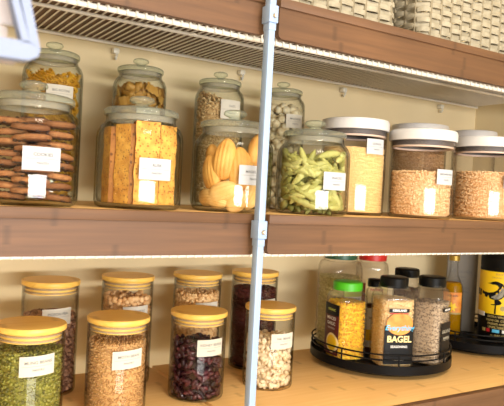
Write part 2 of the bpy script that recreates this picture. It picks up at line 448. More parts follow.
def core_fill(name, label, cat, mat, loc, r, z0, z1, bump, spacing):
    """the packed middle of a jar, a knobbly mass of the same pieces"""
    pts = np.array(shell_points(r, z0, z1, spacing) + disc_points(r, z1, spacing))
    tv, tf = ICO1; k = len(pts)
    V = np.einsum('kij,vj->kvi', rand_rot(k), tv*bump) + pts[:, None, :]
    mb = MB(); mb.lathe([(0, z0), (r, z0), (r, z1), (0, z1)], 24)
    off = k*len(tv); cv = np.concatenate(mb.v)
    me = bpy.data.meshes.new(name)
    me.from_pydata(np.concatenate([V.reshape(-1, 3), cv]).tolist(), [], (tf[None] + (np.arange(k)*len(tv))[:, None, None]).reshape(-1, 3).tolist() + [tuple(i+off for i in f) for f in mb.f])
    me.polygons.foreach_set('use_smooth', [True]*len(me.polygons)); me.materials.append(mat); me.update()
    o = bpy.data.objects.new(name, me); C.objects.link(o); o.location = loc
    return tag(o, label, cat, None, 'stuff')

def scatter(name, me, pts, label, cat, group, loc, rot='random', scale=(.9, 1.1)):
    """one object per piece, sharing its mesh"""
    made = []
    for p in pts:
        o = bpy.data.objects.new(name, me); C.objects.link(o)
        o.location = (loc[0]+p[0], loc[1]+p[1], loc[2]+p[2])
        if rot == 'random': o.rotation_euler = (random.uniform(0, 6.28), random.uniform(0, 6.28), random.uniform(0, 6.28))
        elif callable(rot): o.rotation_euler = rot(p)
        s = random.uniform(*scale); o.scale = (s, s, s)
        tag(o, label, cat, group); made.append(o)
    return made

def az(x, y): return math.atan2(x, y)
# ------------------------------------------------------------------ the room
struct('wall_back', MB().box((XL-.1, YB, 0), (XR+.1, YB+.1, 2.45)), M['wall'])
struct('wall_right', MB().box((XR, -1.7, 0), (XR+.1, YB, 2.45)), M['wall'])
struct('wall_left', MB().box((XL-.1, -1.7, 0), (XL, YB, 2.45)), M['wall'])
struct('floor', MB().box((XL-.1, -1.7, -.1), (XR+.1, YB+.1, 0)), M['floor'])
struct('ceiling', MB().box((XL-.1, -1.7, 2.45), (XR+.1, YB+.1, 2.55)), M['ceiling'])

# ------------------------------------------------------------------ wire shelves
def wire_shelf(top, label, zd, ym, x0=XL+.03, x1=XR-.004):
    t = thing('wire_shelf', label, 'wire shelf', (0, 0, top), 0, 'wire shelves carrying the bamboo liners')
    mb = MB(); k = int((x1-x0-.01)/.0122)
    for i in range(k+1):
        x = x0 + .006 + i*.0122
        mb.tube([(x, 1.152, zd), (x, .95, zd), (x, .752, zd), (x, .745, zd-.002), (x, .7425, zd-.008), (x, .7425, -.0602)], .0015, 6)
    mb.build('wire_deck', M['white_wire'], t)
    MB().tube([(x0, 1.153, zd-.004), (x1, 1.153, zd-.004)], .0030, 10).build('back_rail', M['white_wire'], t)
    MB().tube([(x0, ym, zd-.0042), (x1, ym, zd-.0042)], .0030, 10).build('middle_rail', M['white_wire'], t)
    MB().tube([(x0, .7425+.0042, -.0572), (x1, .7425+.0042, -.0572)], .0034, 10).build('front_rail', M['white_wire'], t)
    return t
wire_shelf(UP, 'white wire shelf seen from below under the wicker baskets', .001, .985)
wire_shelf(MID, 'white wire shelf under the glass biscuit jars, only its front rail showing', -.0148, .95)

def liner(top, x0, x1, label, r_left, r_right, dark=False):
    """bamboo board lying on the wires, with a front panel that covers their edge"""
    t = thing('bamboo_shelf_liner', label, 'shelf', ((x0+x1)/2, YF, top))
    w = (x1-x0)/2
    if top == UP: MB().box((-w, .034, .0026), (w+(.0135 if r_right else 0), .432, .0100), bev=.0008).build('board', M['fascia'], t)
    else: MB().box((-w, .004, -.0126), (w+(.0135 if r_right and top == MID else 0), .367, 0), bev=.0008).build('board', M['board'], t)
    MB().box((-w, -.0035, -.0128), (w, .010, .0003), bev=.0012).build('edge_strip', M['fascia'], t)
    # front panel with rounded lower corners
    a, b, z0, z1, r = -w+.001, w-.001, -.0553, -.0126, .007
    poly = [(a, z1)]
    def arc(cx, cz, s, e): return [(cx + r*math.cos(s+(e-s)*i/6), cz + r*math.sin(s+(e-s)*i/6)) for i in range(7)]
    poly += arc(a+r, z0+r, PI, 1.5*PI) if r_left else [(a, z0)]
    poly += arc(b-r, z0+r, 1.5*PI, 2*PI) if r_right else [(b, z0)]
    poly += [(b, z1)]
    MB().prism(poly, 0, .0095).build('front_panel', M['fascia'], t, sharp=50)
    return t
names = {UP: 'upper', MID: 'middle', BOT: 'bottom'}
for top, desc in ((UP, 'under the wicker baskets'), (MID, 'carrying the big glass jars'), (BOT, 'carrying the bamboo-lidded jars')):
    liner(top, -.44, .4655 if top != BOT else .4785, 'reddish bamboo shelf board left of the white pole, %s' % (
        'above the wire rack at the top' if top == UP else 'under the cookies and rusks' if top == MID else 'under the beans in bamboo-lidded jars'), True, True)
for top, desc in ((UP, 'with the wicker baskets on it'), (MID, 'under the green pods and white-lidded canisters'), (BOT, 'under the black turntables of spices')):
    liner(top, .485, XR-.006, 'bamboo shelf board right of the white pole, %s' % desc, True, False)

# wall clips that hold the back rail
clip = MB().box((-.006, -.006, -.004), (.006, .009, .006), bev=.002)
clip.tube([(0, -.004, -.003), (0, -.006, -.009), (0, -.002, -.014), (.001, .003, -.013), (.001, .004, -.009)], .0025, 8)
clip_me = clip.mesh('wall_clip', M['clear_clip'])
for x, where in ((.128, 'above the pasta jar at the far left'), (.405, 'above the ribbon pasta jar'), (.682, 'above the tall jar of oats'), (.962, 'above the canister of pale grain'), (1.294, 'nearest the right corner')):
    o = bpy.data.objects.new('wall_clip', clip_me); C.objects.link(o); o.location = (x, 1.150, UP-.018)
    tag(o, 'plastic wall clip under the top wire rack, %s' % where, 'clip', 'wall clips under the top wire rack')

# the pole
pole = thing('support_pole', 'slim white square metal pole in front of the shelf edges', 'pole', (.4583, .7068, 0))
MB().box((-.0050, -.0068, 0), (.0050, .0068, 2.449), bev=.0015).build('pole_tube', M['cool_lit_white'], pole)
for z0, z1 in ((EYE+.226, EYE+.249), (EYE-.060, EYE-.036)):
    b = MB().box((-.0068, -.0092, z0), (.0072, .0100, z1), bev=.001).build('bracket', M['cool_lit_white'], pole)
    MB().lathe([(0, 0), (.0032, 0), (.0034, .0008), (.0026, .0018), (.0008, .0014), (0, .001)], 16, mat=Matrix.Translation((.0012, -.0091, z0+.009)) @ Matrix.Rotation(PI/2, 4, 'X')).build('screw', M['steel'], b)
    MB().box((-.0056, -.0076, z0-.010), (.0056, .0076, z0), bev=.001).build('peg', M['cool_lit_white'], b)

# ------------------------------------------------------------------ wicker baskets
def basket(x0, x1, y0, y1, z0, h, label):
    t = thing('wicker_basket', label, 'basket', ((x0+x1)/2, (y0+y1)/2, z0), 0, 'wicker baskets on the upper shelf')
    w, d, r = (x1-x0)/2, (y1-y0)/2, .018
    def per(s_):  # position and outward normal along the rounded rectangle
        pass
    path = []; nrm = []
    def seg(p, q, n_, k):
        for i in range(k):
            path.append((p[0]+(q[0]-p[0])*i/k, p[1]+(q[1]-p[1])*i/k)); nrm.append(n_)
    def cor(cx, cy, a0):
        for i in range(5):
            a = a0 + PI/2*i/5; path.append((cx+r*math.cos(a), cy+r*math.sin(a))); nrm.append((math.cos(a), math.sin(a)))
    K = lambda L: max(8, int(L/.0042))
    seg((-w+r, -d), (w-r, -d), (0, -1), K(2*w)); cor(w-r, -d+r, -PI/2)
    seg((w, -d+r), (w, d-r), (1, 0), K(2*d)); cor(w-r, d-r, 0)
    seg((w-r, d), (-w+r, d), (0, 1), K(2*w)); cor(-w+r, d-r, PI/2)
    seg((-w, d-r), (-w, -d+r), (-1, 0), K(2*d)); cor(-w+r, -d+r, PI)
    P = np.array(path); Nn = np.array(nrm)
    L = np.concatenate([[0], np.cumsum(np.linalg.norm(np.diff(P, axis=0), axis=1))]); tot = L[-1] + np.linalg.norm(P[0]-P[-1])
    ns = int(round(tot/.026/2))*2; ph = L/tot*ns
    body = MB(); rows = int(h/.0086)
    for j in range(rows):
        z = .005 + j*.0086
        s = np.sin(PI*(ph + j))
        o = np.sign(s)*np.abs(s)**.5*.0026
        pts = np.column_stack([P[:, 0]+Nn[:, 0]*o, P[:, 1]+Nn[:, 1]*o, np.full(len(P), z) + .0006*np.sin(ph*1.7+j)])
        body.tube(pts, .0046, 6, closed=True, flat=.34)
    body.build('weave', M['wicker'], t)
    st = MB()
    for i in range(ns):
        q = np.argmin(np.abs(ph-(i)))
        st.tube([(P[q][0]+dx*Nn[q][1], P[q][1]-dx*Nn[q][0], z) for dx in (0,) for z in (0, h*.5, h)], .0028, 6)
    st.build('stakes', M['wicker_stake'], t)
    MB().box((-w+.006, -d+.006, .0), (w-.006, d-.006, .004)).build('base', M['wicker_stake'], t)
    MB().tube(np.column_stack([P, np.full(len(P), h)]), .006, 8, closed=True).build('rim', M['wicker'], t)
basket(.500, .742, .764, 1.06, UP+.0105, .20, 'cream wicker basket just right of the pole on the top shelf')
basket(.803, 1.07, .764, 1.06, UP+.0105, .20, 'cream wicker basket at the right on the top shelf')

# ------------------------------------------------------------------ hanging bin at the upper left, close to the lens
hb = thing('hanging_bin', 'pale translucent plastic hanging bin, out of focus at the top left', 'bin', (.0, .30, EYE))
def plate(polys, y0, y1):
    mb = MB()
    for p in polys: mb.prism(p, y0, y1)
    return mb
fr = plate([[(-.06, .0525), (.064, .0545), (.0682, .0566), (.0690, .0600), (.0640, .0628), (-.06, .0615)],
            [(.0645, .0622), (.0690, .0600), (.0668, .0690), (.0635, .0820), (.0625, .12), (.0625, .2), (.0585, .2), (.0590, .0830)],
            [(.0610, .0622), (.0645, .0622), (.0590, .0800), (.0570, .0860), (.0540, .0860)]], -.004, .004)
fr.build('lattice_side', M['frost'], hb)
plate([[(-.06, .0615), (.0560, .0620), (.0560, .0690), (.0530, .0700), (.0530, .2), (-.06, .2)], [(.0530, .0705), (.0587, .0705), (.0545, .0850), (.0530, .2)]], .0042, .0056).build('clear_panel', M['frost_thin'], hb)
plate([[(-.06, .0545), (.064, .0570), (.064, .0590), (-.06, .0565)]], .0058, .03).build('tray_floor', M['frost_thin'], hb)
MB().tube([(.056, 0, .19), (.056, 0, 2.449-EYE)], .003, 8).build('hanging_rod', M['cool_lit_white'], hb)

# ------------------------------------------------------------------ glass jars with knob lids
def glass_jar(x, y, top, R, H, label, words, lz, group, lw=.043, lh=.027, lsize=.0052):
    t = thing('glass_jar', label, 'jar', (x, y, top), 0, group)
    s = R/.057 if H < .2 else R/.050
    lid0 = H - .028*s
    nk = lid0 - .009*s
    body = [(0, 0), (.86*R, 0), (.965*R, .003), (R, .009), (R, nk-.022*s), (.985*R, nk-.014*s), (.92*R, nk-.006*s), (.83*R, nk-.001*s), (.80*R, nk+.002*s), (.80*R, lid0),
            (.75*R, lid0), (.75*R, nk+.001*s), (.86*R, nk-.007*s), (.935*R, nk-.015*s), (.952*R, nk-.023*s), (.952*R, .013), (.92*R, .008), (.82*R, .0065), (0, .006)]
    MB().lathe(body, 64).build('jar_body', M['glass'], t, sharp=60)
    z = lid0 + .0003
    lid = MB().lathe([(0, z), (.845*R, z), (.86*R, z+.0012*s), (.865*R, z+.0055*s), (.85*R, z+.0075*s), (.80*R, z+.0090*s), (.5*R, z+.0120*s), (.17*R, z+.0135*s), (0, z+.0135*s)], 64).build('lid', M['lidglass'], t, sharp=50)
    kz = z + .0135*s
    MB().lathe([(0, kz), (.15*R, kz), (.145*R, kz+.003*s), (.22*R, kz+.0045*s), (.285*R, kz+.0065*s), (.295*R, kz+.009*s), (.26*R, kz+.012*s), (.15*R, kz+.0138*s), (0, kz+.0142*s)], 40).build('knob', M['lidglass'], lid, sharp=60)
    MB().lathe([(.752*R, lid0-.007*s), (.70*R, lid0-.007*s), (.70*R, lid0+.0002), (.752*R, lid0+.0002), (.752*R, lid0-.007*s)], 48).build('seal', M['seal'], lid)
    if words: jar_label(t, R, lz, words[0], words[1], lw, lh, size=lsize, paper='label_warm_lit' if H > .2 else 'label')
    return t
G1, G2 = 'large knob-lidded glass jars on the middle shelf', 'tall knob-lidded glass jars behind'
JC, JR, JM, JP = (.179, .792), (.319, .793), (.466, .798), (.615, .800)
glass_jar(*JC, MID, .057, .150, 'large glass jar of dark brown cookies at the far left', ('COOKIES', 'PANTRY'), .055, G1)
glass_jar(*JR, MID, .057, .149, 'large glass jar packed with upright rusks', ('RUSK', 'PANTRY'), .052, G1)
glass_jar(*JM, MID, .058, .148, 'large glass jar of shell-shaped cakes behind the pole', ('MADELEINE', 'PANTRY'), .053, G1)
glass_jar(*JP, MID, .058, .149, 'large glass jar of green pods just right of the pole', ('SNACKS', 'PANTRY'), .053, G1)
B1, B2, B3, B4 = (.262, 1.03), (.409, 1.03), (.566, 1.03), (.708, 1.03)
glass_jar(*B1, MID, .0465, .252, 'tall glass jar of golden pasta twists behind the cookie jar', ('BIG ROTINI', 'PANTRY'), .166, G2, .042, .026)
glass_jar(*B2, MID, .0455, .249, 'tall glass jar of broad pasta ribbons behind the rusk jar', ('PASTA', 'PANTRY'), .150, G2, .042, .026)
glass_jar(*B3, MID, .0455, .249, 'tall glass jar of oats behind the shell-shaped cakes', ('OATS', 'PANTRY'), .176, G2, .040, .034)
glass_jar(*B4, MID, .0445, .250, 'tall glass jar of white puffed balls behind the pole', ('MAKHANA', 'PANTRY'), .170, G2, .038, .026)

# cookies: thick bumpy rounds studded with chocolate, in four leaning stacks
def cookie_mesh(k):
    mb = MB(); r = .0222; h = .0078
    mb.lathe([(0, 0), (r*.80, 0), (r*.95, .0012), (r, h*.42), (r*.96, h*.72), (r*.80, h*.93), (r*.4, h), (0, h)], 30, 0)
    v = np.concatenate(mb.v); a = np.arctan2(v[:, 1], v[:, 0]); q = 1 + .03*np.sin(a*5+k) + .02*np.sin(a*11+2*k); v[:, 0] *= q; v[:, 1] *= q; mb.v = [v]
    rn = random.Random(k)
    for i in range(34):
        a = rn.uniform(0, 6.28); low = i < 22
        rr, z = (rn.uniform(.55, .97)*r, .0004) if low else (rn.uniform(.1, .92)*r, h*.95)
        mb.add(ICO1[0]*np.array((.0026, .0026, .0015)) + np.array((rr*math.cos(a), rr*math.sin(a), z)), ICO1[1], 1)
    return mb.mesh('cookie', [M['cookie'], M['cookie_filling']])
cks = [cookie_mesh(k) for k in range(3)]
cam_dir = lambda p: -az(*p)
for k in range(4):
    a = cam_dir(JC) - PI/2 + math.radians((-66, 2, 70, 180)[k])
    for layer in range(8 if k != 1 else 7):
        aa = a + random.uniform(-.10, .10); rr = .0295 + random.uniform(-.0015, .0010)
        o = bpy.data.objects.new('cookie', cks[(layer+k) % 3]); C.objects.link(o)
        o.location = (JC[0]+rr*math.cos(aa), JC[1]+rr*math.sin(aa), MID+.0072+layer*.0125 + (.0060 if k in (1, 3) else 0))
        o.rotation_euler = (random.uniform(-.09, .09), random.uniform(-.09, .09), random.uniform(0, 6))
        tag(o, 'thick round brown cookie studded with chocolate, stacked in the cookie jar', 'cookie', 'cookies in the jar')

# rusks
def rusk_mesh(w, d, h):
    bm = bmesh.new(); bmesh.ops.create_grid(bm, x_segments=1, y_segments=1, size=1); bm.free()
    mb = MB(); nx, nz = 6, 18
    vs = []; fs = []; ms = []
    def side(fn, m_, nu, nv):
        b0 = len(vs)
        for j in range(nv+1):
            for i in range(nu+1): vs.append(fn(i/nu, j/nv))
        for j in range(nv):
            for i in range(nu): fs.append((b0+j*(nu+1)+i, b0+j*(nu+1)+i+1, b0+(j+1)*(nu+1)+i+1, b0+(j+1)*(nu+1)+i)); ms.append(m_)
    wob = lambda z, k: .0005*math.sin(z*90+k)+.0005*math.sin(z*230+2*k)
    X = lambda u, v: (u-.5)*w + (wob(v*h, 1) if u in (0, 1) else 0)
    side(lambda u, v: (X(u, v), -d/2 + wob(v*h+u*.03, 2)*.6, v*h), 0, nx, nz)
    side(lambda u, v: (X(1-u, v), d/2 + wob(v*h+u*.03, 3)*.6, v*h), 0, nx, nz)
    side(lambda u, v: (X(0, v), d/2 + (-d)*u + (wob(v*h+(0 if u else .03), 3 if u == 0 else 2)*.6 if u in (0, 1) else 0), v*h), 1, 4, nz)
    side(lambda u, v: (X(1, v), -d/2 + d*u, v*h), 1, 4, nz)
    side(lambda u, v: ((u-.5)*w, -d/2+d*v, h), 1, nx, 4); side(lambda u, v: ((u-.5)*w, d/2-d*v, 0), 1, nx, 4)
    me = bpy.data.meshes.new('rusk'); me.from_pydata(vs, [], fs); me.materials.append(M['crumb']); me.materials.append(M['crust'])
    me.polygons.foreach_set('material_index', ms)
    b = bmesh.new(); b.from_mesh(me); bmesh.ops.remove_doubles(b, verts=b.verts[:], dist=.0009); bmesh.ops.recalc_face_normals(b, faces=b.faces[:])
    b.to_mesh(me); b.free(); me.update(); return me
v0 = cam_dir(JR)
for da, r, twist, w, d, h, lab in ((-25, .0335, -.42, .029, .019, .101, 'upright rusk left of the label in the rusk jar, broad pale face forward'),
                                   (12, .0370, .0, .031, .019, .105, 'upright rusk behind the left end of the label in the rusk jar'),
                                   (59, .0355, -.35, .027, .019, .103, 'upright rusk at the right wall of the rusk jar'),
                                   (-73, .0355, .1, .026, .018, .098, 'upright rusk at the left wall of the rusk jar'),
                                   (125, .032, .0, .028, .018, .104, 'upright rusk behind the others at the right of the rusk jar'),
                                   (-130, .032, .0, .028, .018, .100, 'upright rusk behind the others at the left of the rusk jar')):
    a = v0 + math.radians(da)
    o = bpy.data.objects.new('rusk', rusk_mesh(w, d, h)); C.objects.link(o)
    o.location = (JR[0]+r*math.sin(a), JR[1]-r*math.cos(a), MID+.0068); o.rotation_euler = (0, 0, a+twist)
    tag(o, lab, 'rusk', 'rusks in the jar')

# madeleines: scalloped shells, ribbed on one face
def madeleine_mesh(name, mat):
    mb = MB(); nu, nv = 56, 18; vs = []; fs = []
    for j in range(nv+1):
        ph = PI*j/nv
        for i in range(nu):
            a = 2*PI*i/nu
            x, y, z = math.sin(ph)*math.cos(a), math.cos(ph), math.sin(ph)*math.sin(a)
            wv = 1 - .28*(y*.5+.5)**1.3                       # narrower at one end
            rib = 1 + .075*math.cos(x*wv*22)*(1 if z < 0 else 0)
            vs.append((x*.0170*wv, z*.0098*rib*(1.15 if z > 0 else 1), y*.0250))
    for j in range(nv):
        for i in range(nu):
            fs.append((j*nu+i, j*nu+(i+1) % nu, (j+1)*nu+(i+1) % nu, (j+1)*nu+i))
    mb.add(vs, fs); return mb.mesh(name, mat, sharp=80)
mm, mp_ = madeleine_mesh('madeleine', M['madeleine']), madeleine_mesh('madeleine', M['madeleine_pale'])
v0 = cam_dir(JM)
for da, z, tilt, sc, pale, lab in ((-50, .054, -.25, 1.06, 0, 'golden shell-shaped cake leaning at the left of its jar'),
                                   (-17, .074, .12, 1.18, 0, 'large golden shell-shaped cake high in the jar, left of centre'),
                                   (17, .062, -.10, 1.22, 0, 'long golden shell-shaped cake beside the white label of its jar'),
                                   (58, .090, .3, 1.0, 0, 'golden shell-shaped cake above the white label, by the pole'),
                                   (-13, .029, 1.2, .98, 1, 'pale shell-shaped cake lying low in the middle of its jar'),
                                   (-52, .020, 1.5, .86, 1, 'small pale shell-shaped cake at the lower left of its jar'),
                                   (-28, .015, 1.8, .7, 1, 'pale shell-shaped cake on the floor of the jar, left of centre'),
                                   (16, .017, .9, .86, 1, 'pale shell-shaped cake on the floor of the jar under the long golden one'),
                                   (44, .026, .5, .92, 1, 'pale shell-shaped cake below the white label, by the pole')):
    a = v0 + math.radians(da); r = .0405 - (.002 if not pale else 0)
    o = bpy.data.objects.new('madeleine', mp_ if pale else mm); C.objects.link(o)
    o.location = (JM[0]+r*math.sin(a), JM[1]-r*math.cos(a), MID+z)
    o.rotation_euler = Euler((0, tilt, a), 'XYZ'); o.scale = (sc, sc, sc)
    tag(o, lab, 'cake', 'shell-shaped cakes in the jar')
for da, z in ((150, .03), (-150, .032), (180, .07), (100, .055), (-100, .075)):
    a = v0 + math.radians(da)
    o = bpy.data.objects.new('madeleine', mm); C.objects.link(o); o.location = (JM[0]+.030*math.sin(a), JM[1]-.030*math.cos(a), MID+z)
    o.rotation_euler = (0, .6, a); tag(o, 'golden shell-shaped cake half hidden behind the others in its jar', 'cake', 'shell-shaped cakes at the back of the jar')

# green pods
def pod_mesh(bend, L=.058):
    n_ = 15; pts = []; rr = []
    for i in range(n_):
        t = i/(n_-1)-.5; pts.append((t*L, 0, bend*(t*t)))
        rr.append(.0050*(1-abs(2*t)**2.6)**.7*(1+.12*math.cos(i*2.2)) + .0005)
    return MB().tube(pts, rr, 8, upv=(0, 1, 0)).mesh('green_pod', M['pod'], sharp=80)
pods = [pod_mesh(b) for b in (.004, -.008, .014)]
v0 = cam_dir(JP); k = 0
for shell, cnt in ((.0475, 62), (.036, 30)):
    for i in range(cnt):
        z = .012 + .083*((i*0.618) % 1.0)
        a = v0 + math.radians(-112 + 224*((i*.7548776+.13) % 1.0))
        o = bpy.data.objects.new('green_pod', pods[i % 3]); C.objects.link(o)
        tl = random.choice((random.uniform(-.45, .45), random.uniform(-1.2, 1.2)))
        if abs(tl) > .6: z = min(max(z, .032), .078)
        rad = shell*(.90 + .05*abs(math.sin(tl)))
        o.location = (JP[0]+rad*math.sin(a), JP[1]-rad*math.cos(a), MID+z)
        o.rotation_euler = Euler((random.uniform(-.3, .3), tl, a), 'XYZ'); s_ = random.uniform(.72, 1.0); o.scale = (s_, 1.05, 1.05)
        tag(o, 'crisp pale green pod lying in the big jar right of the pole', 'pod', 'green pods in the jar')
core_fill('green_pod_heap', 'green pods packed deeper in the big jar right of the pole', 'pods', M['pod'], (*JP, MID), .026, .007, .086, np.array((.012, .004, .004)), .012)

# puffed balls
puff = MB().add(ICO2[0]*(1+.07*np.sin(ICO2[0][:, :1]*7)*np.cos(ICO2[0][:, 1:2]*6)), ICO2[1])
puff_me = puff.mesh('puffed_ball', M['puff'], sharp=80)
for v in puff_me.vertices: v.co = v.co*.0082
v0 = cam_dir(B4)
scatter('puffed_ball', puff_me, [p for p in shell_points(.0345, .016, .188, .0152, v0-1.75, v0+1.75, .2)] + disc_points(.034, .196, .016), 'round white puffed ball in the tall jar behind the pole', 'puffed snack', 'puffed balls in the tall jar', (*B4, MID))
core_fill('puffed_ball_heap', 'white puffed balls packed deeper in the tall jar behind the pole', 'puffed snack', M['puff'], (*B4, MID), .023, .007, .182, np.array((.008, .008, .008)), .014)

# fusilli
def fusilli_mesh():
    vs = []; fs = []; n_ = 40; L = .034; blades = 3
    mb = MB()
    for b in range(blades):
        vs = []; fs = []
        for i in range(n_+1):
            t = i/n_; a = t*2*PI*2.1 + b*2*PI/blades
            for r_, w_ in ((.0008, .0012), (.0056, .0009)):
                for sgn in (-1, 1):
                    vs.append((r_*math.cos(a)-sgn*w_*math.sin(a), r_*math.sin(a)+sgn*w_*math.cos(a), (t-.5)*L))
        for i in range(n_):
            p, q = i*4, i*4+4
            fs += [(p, p+2, q+2, q), (p+1, q+1, q+3, p+3), (p+2, p+3, q+3, q+2), (p, q, q+1, p+1)]
        mb.add(vs, fs)
    return mb.mesh('pasta_twist', M['fusilli'], sharp=60)
fu = fusilli_mesh(); v0 = cam_dir(B1)
scatter('pasta_twist', fu, shell_points(.0325, .020, .192, .0125, v0-1.8, v0+1.8, .35), 'golden twist of dry pasta in the tall jar behind the cookies', 'pasta', 'pasta twists in the tall jar', (*B1, MID), rot=lambda p: Euler((random.uniform(-.35, .35), PI/2+random.uniform(-1.1, 1.1), math.atan2(p[0], -p[1])), 'XYZ'), scale=(.8, 1.0))
core_fill('pasta_twist_heap', 'golden pasta twists packed deeper in the tall jar behind the cookies', 'pasta', M['fusilli'], (*B1, MID), .027, .008, .190, np.array((.010, .006, .006)), .012)

# broad ribbons
def ribbon_mesh(k):
    n_ = 22; mb = MB(); L = .058
    top = []; vs = []; fs = []
    for i in range(n_+1):
        t = i/n_
        for j in range(5):
            u = j/4-.5
            vs.append(((t-.5)*L, -.006*math.cos((t-.5)*2.2) + .0025*math.sin(t*9+k)+.0012*math.cos(t*40)*(abs(u)*2)**2, u*.017))
    m = len(vs); vs += [(x, y+.0012, z) for x, y, z in vs]
    for i in range(n_):
        for j in range(4):
            a = i*5+j; fs += [(a, a+1, a+6, a+5), (m+a, m+a+5, m+a+6, m+a+1)]
        fs += [(i*5, i*5+5, m+i*5+5, m+i*5), (i*5+4, m+i*5+4, m+i*5+9, i*5+9)]
    for j in range(4): fs += [(j, m+j, m+j+1, j+1), (n_*5+j, n_*5+j+1, m+n_*5+j+1, m+n_*5+j)]
    mb.add(vs, fs); return mb.mesh('pasta_ribbon', M['ribbon'], sharp=60)
ribs = [ribbon_mesh(k) for k in range(3)]; v0 = cam_dir(B2)
for i in range(46):
    a = v0 + math.radians(-110 + 220*((i*.7548776) % 1.0)); z = .030 + .165*((i*.618034) % 1.0)
    r = .0345 - .006*(i % 3)/2
    o = bpy.data.objects.new('pasta_ribbon', ribs[i % 3]); C.objects.link(o)
    o.location = (B2[0]+r*math.sin(a), B2[1]-r*math.cos(a), MID+z); o.rotation_euler = Euler((random.uniform(-.2, .2), random.uniform(-.6, .6), a), 'XYZ'); o.scale = (.8, 1, .85)
    tag(o, 'broad brown-gold pasta ribbon in the tall jar behind the rusks', 'pasta', 'pasta ribbons in the tall jar')
core_fill('pasta_ribbon_heap', 'pasta ribbons packed deeper in the tall jar behind the rusks', 'pasta', M['ribbon'], (*B2, MID), .025, .008, .195, np.array((.014, .004, .008)), .012)

heap('oat_heap', 'beige oats filling the tall glass jar behind the shell-shaped cakes', 'oats', M['oat'], (*B3, MID), .0425, .0075, .187, (.0036, .0024, .0014), .0046, slope=-.25)

# ------------------------------------------------------------------ clear canisters with white lids
def canister(x, y, top, R, H, label, words, lz, ring=True):
    t = thing('clear_canister', label, 'canister', (x, y, top), 0, 'clear canisters with white lids')
    hb_ = H-.016; r0 = R*.955
    MB().lathe([(0, 0), (r0*.93, 0), (r0*.985, .003), (r0, .008), (R*.975, hb_), (R*.945, hb_), (r0*.965, .010), (r0*.94, .0055), (0, .005)], 64).build('canister_body', M['acrylic'], t, sharp=60)
    lid = MB().lathe([(0, hb_+.0006), (R*.97, hb_+.0006), (R*1.0, hb_-.003), (R*1.025, hb_-.002), (R*1.03, hb_+.003), (R*1.03, hb_+.011), (R*1.0, hb_+.0155), (R*.93, hb_+.0165), (0, hb_+.0165)], 64).build('lid', M['white_plastic'], t, sharp=50)
    MB().lathe([(R*.935, hb_-.0015), (R*.90, hb_-.0015), (R*.90, hb_-.0115), (R*.935, hb_-.0115), (R*.935, hb_-.0015)], 48).build('gasket', M['gasket'], lid)
    MB().lathe([(R*.940, hb_-.0117), (R*.86, hb_-.0117), (R*.86, hb_-.0148), (R*.940, hb_-.0148), (R*.940, hb_-.0117)], 48).build('seal_ring', M['pinkring'], lid)
    if words: jar_label(t, R*.968, lz, words[0], words[1], .038, .026, size=.0048)
    return t
K5, K6, K7, K8, K9 = (.752, .862), (1.046, .985), (.855, .7965), (1.270, 1.02), (1.035, .800)
canister(*K5, MID, .0585, .167, 'clear canister of pale yellow grain beside the green pods', ('QUINOA', 'PANTRY'), .119)
canister(*K6, MID, .0600, .195, 'clear white-lidded canister behind the left rice canister', None, .1)
canister(*K7, MID, .0580, .154, 'clear canister of brown rice with a label, second from the right edge', ('BROWN RICE', 'PANTRY'), .073)
canister(*K8, MID, .0520, .205, 'clear canister with a pinkish white lid behind the rightmost rice canister', None, .1)
canister(*K9, MID, .0610, .157, 'clear canister of brown rice at the right edge of the photo', ('BASMATI', 'PANTRY'), .075)
heap('pale_grain_heap', 'fine pale yellow grain in the canister beside the green pods', 'grain', M['couscous'], (*K5, MID), .0535, .0055, .116, (.0013, .0012, .0011), .0026)
heap('brown_grain_heap', 'brown grain in the canister behind the left rice canister', 'grain', M['darkgrain'], (*K6, MID), .0550, .0055, .150, (.0022, .0016, .0014), .0034)
heap('brown_rice_heap', 'brown rice in the canister second from the right edge', 'rice', M['rice'], (*K7, MID), .0530, .0055, .080, (.0034, .0013, .0012), .0034)
heap('brown_grain_heap', 'brown grain low in the canister behind the rightmost rice canister', 'grain', M['darkgrain'], (*K8, MID), .0475, .0055, .060, (.0022, .0016, .0014), .0036)
heap('brown_rice_heap', 'brown rice in the canister at the right edge of the photo', 'rice', M['rice'], (*K9, MID), .0558, .0055, .090, (.0034, .0013, .0012), .0034)

# ------------------------------------------------------------------ straight jars with bamboo lids
def bamboo_jar(x, y, R, H, label, words, lz, tall, tilt=0):
    t = thing('bamboo_lid_jar', label, 'jar', (x, y, BOT), 0, 'tall bamboo-lidded jars at the back' if tall else 'bamboo-lidded jars in front')
    hb_ = H-.008
    MB().lathe([(0, 0), (R*.92, 0), (R*.98, .0015), (R, .005), (R, hb_), (R*.955, hb_), (R*.955, .008), (R*.93, .0045), (0, .0035)], 64).build('jar_body', M['thin'], t, sharp=60)
    lid = MB().lathe([(0, hb_+.0004), (R*1.015, hb_+.0004), (R*1.03, hb_+.0014), (R*1.03, hb_+.0066), (R*1.01, hb_+.0078), (0, hb_+.0078)], 64).build('lid', M['bamboo_lid'], t, sharp=40)
    MB().lathe([(0, hb_+.0003), (R*.90, hb_+.0003), (R*.90, hb_-.0125), (0, hb_-.0125)], 48).build('plug', M['bamboo_lid'], lid)
    sl = MB()
    for z in (hb_-.0035, hb_-.0095):
        sl.lathe([(R*.902, z+.0016), (R*.945, z+.0010), (R*.945, z-.0010), (R*.902, z-.0016), (R*.902, z+.0016)], 48)
    sl.build('seal', M['seal'], lid)
    jar_label(t, R, lz, words, 'PANTRY', .045, .026, tilt=tilt, size=.0056, paper='label_warm_lit')
    return t
L1, L2, L3, L4 = (.207, .868), (.338, .889), (.484, .912), (.626, .914)
T1, T2, T3, T4 = (.273, 1.025), (.405, 1.03), (.540, 1.03), (.665, 1.03)
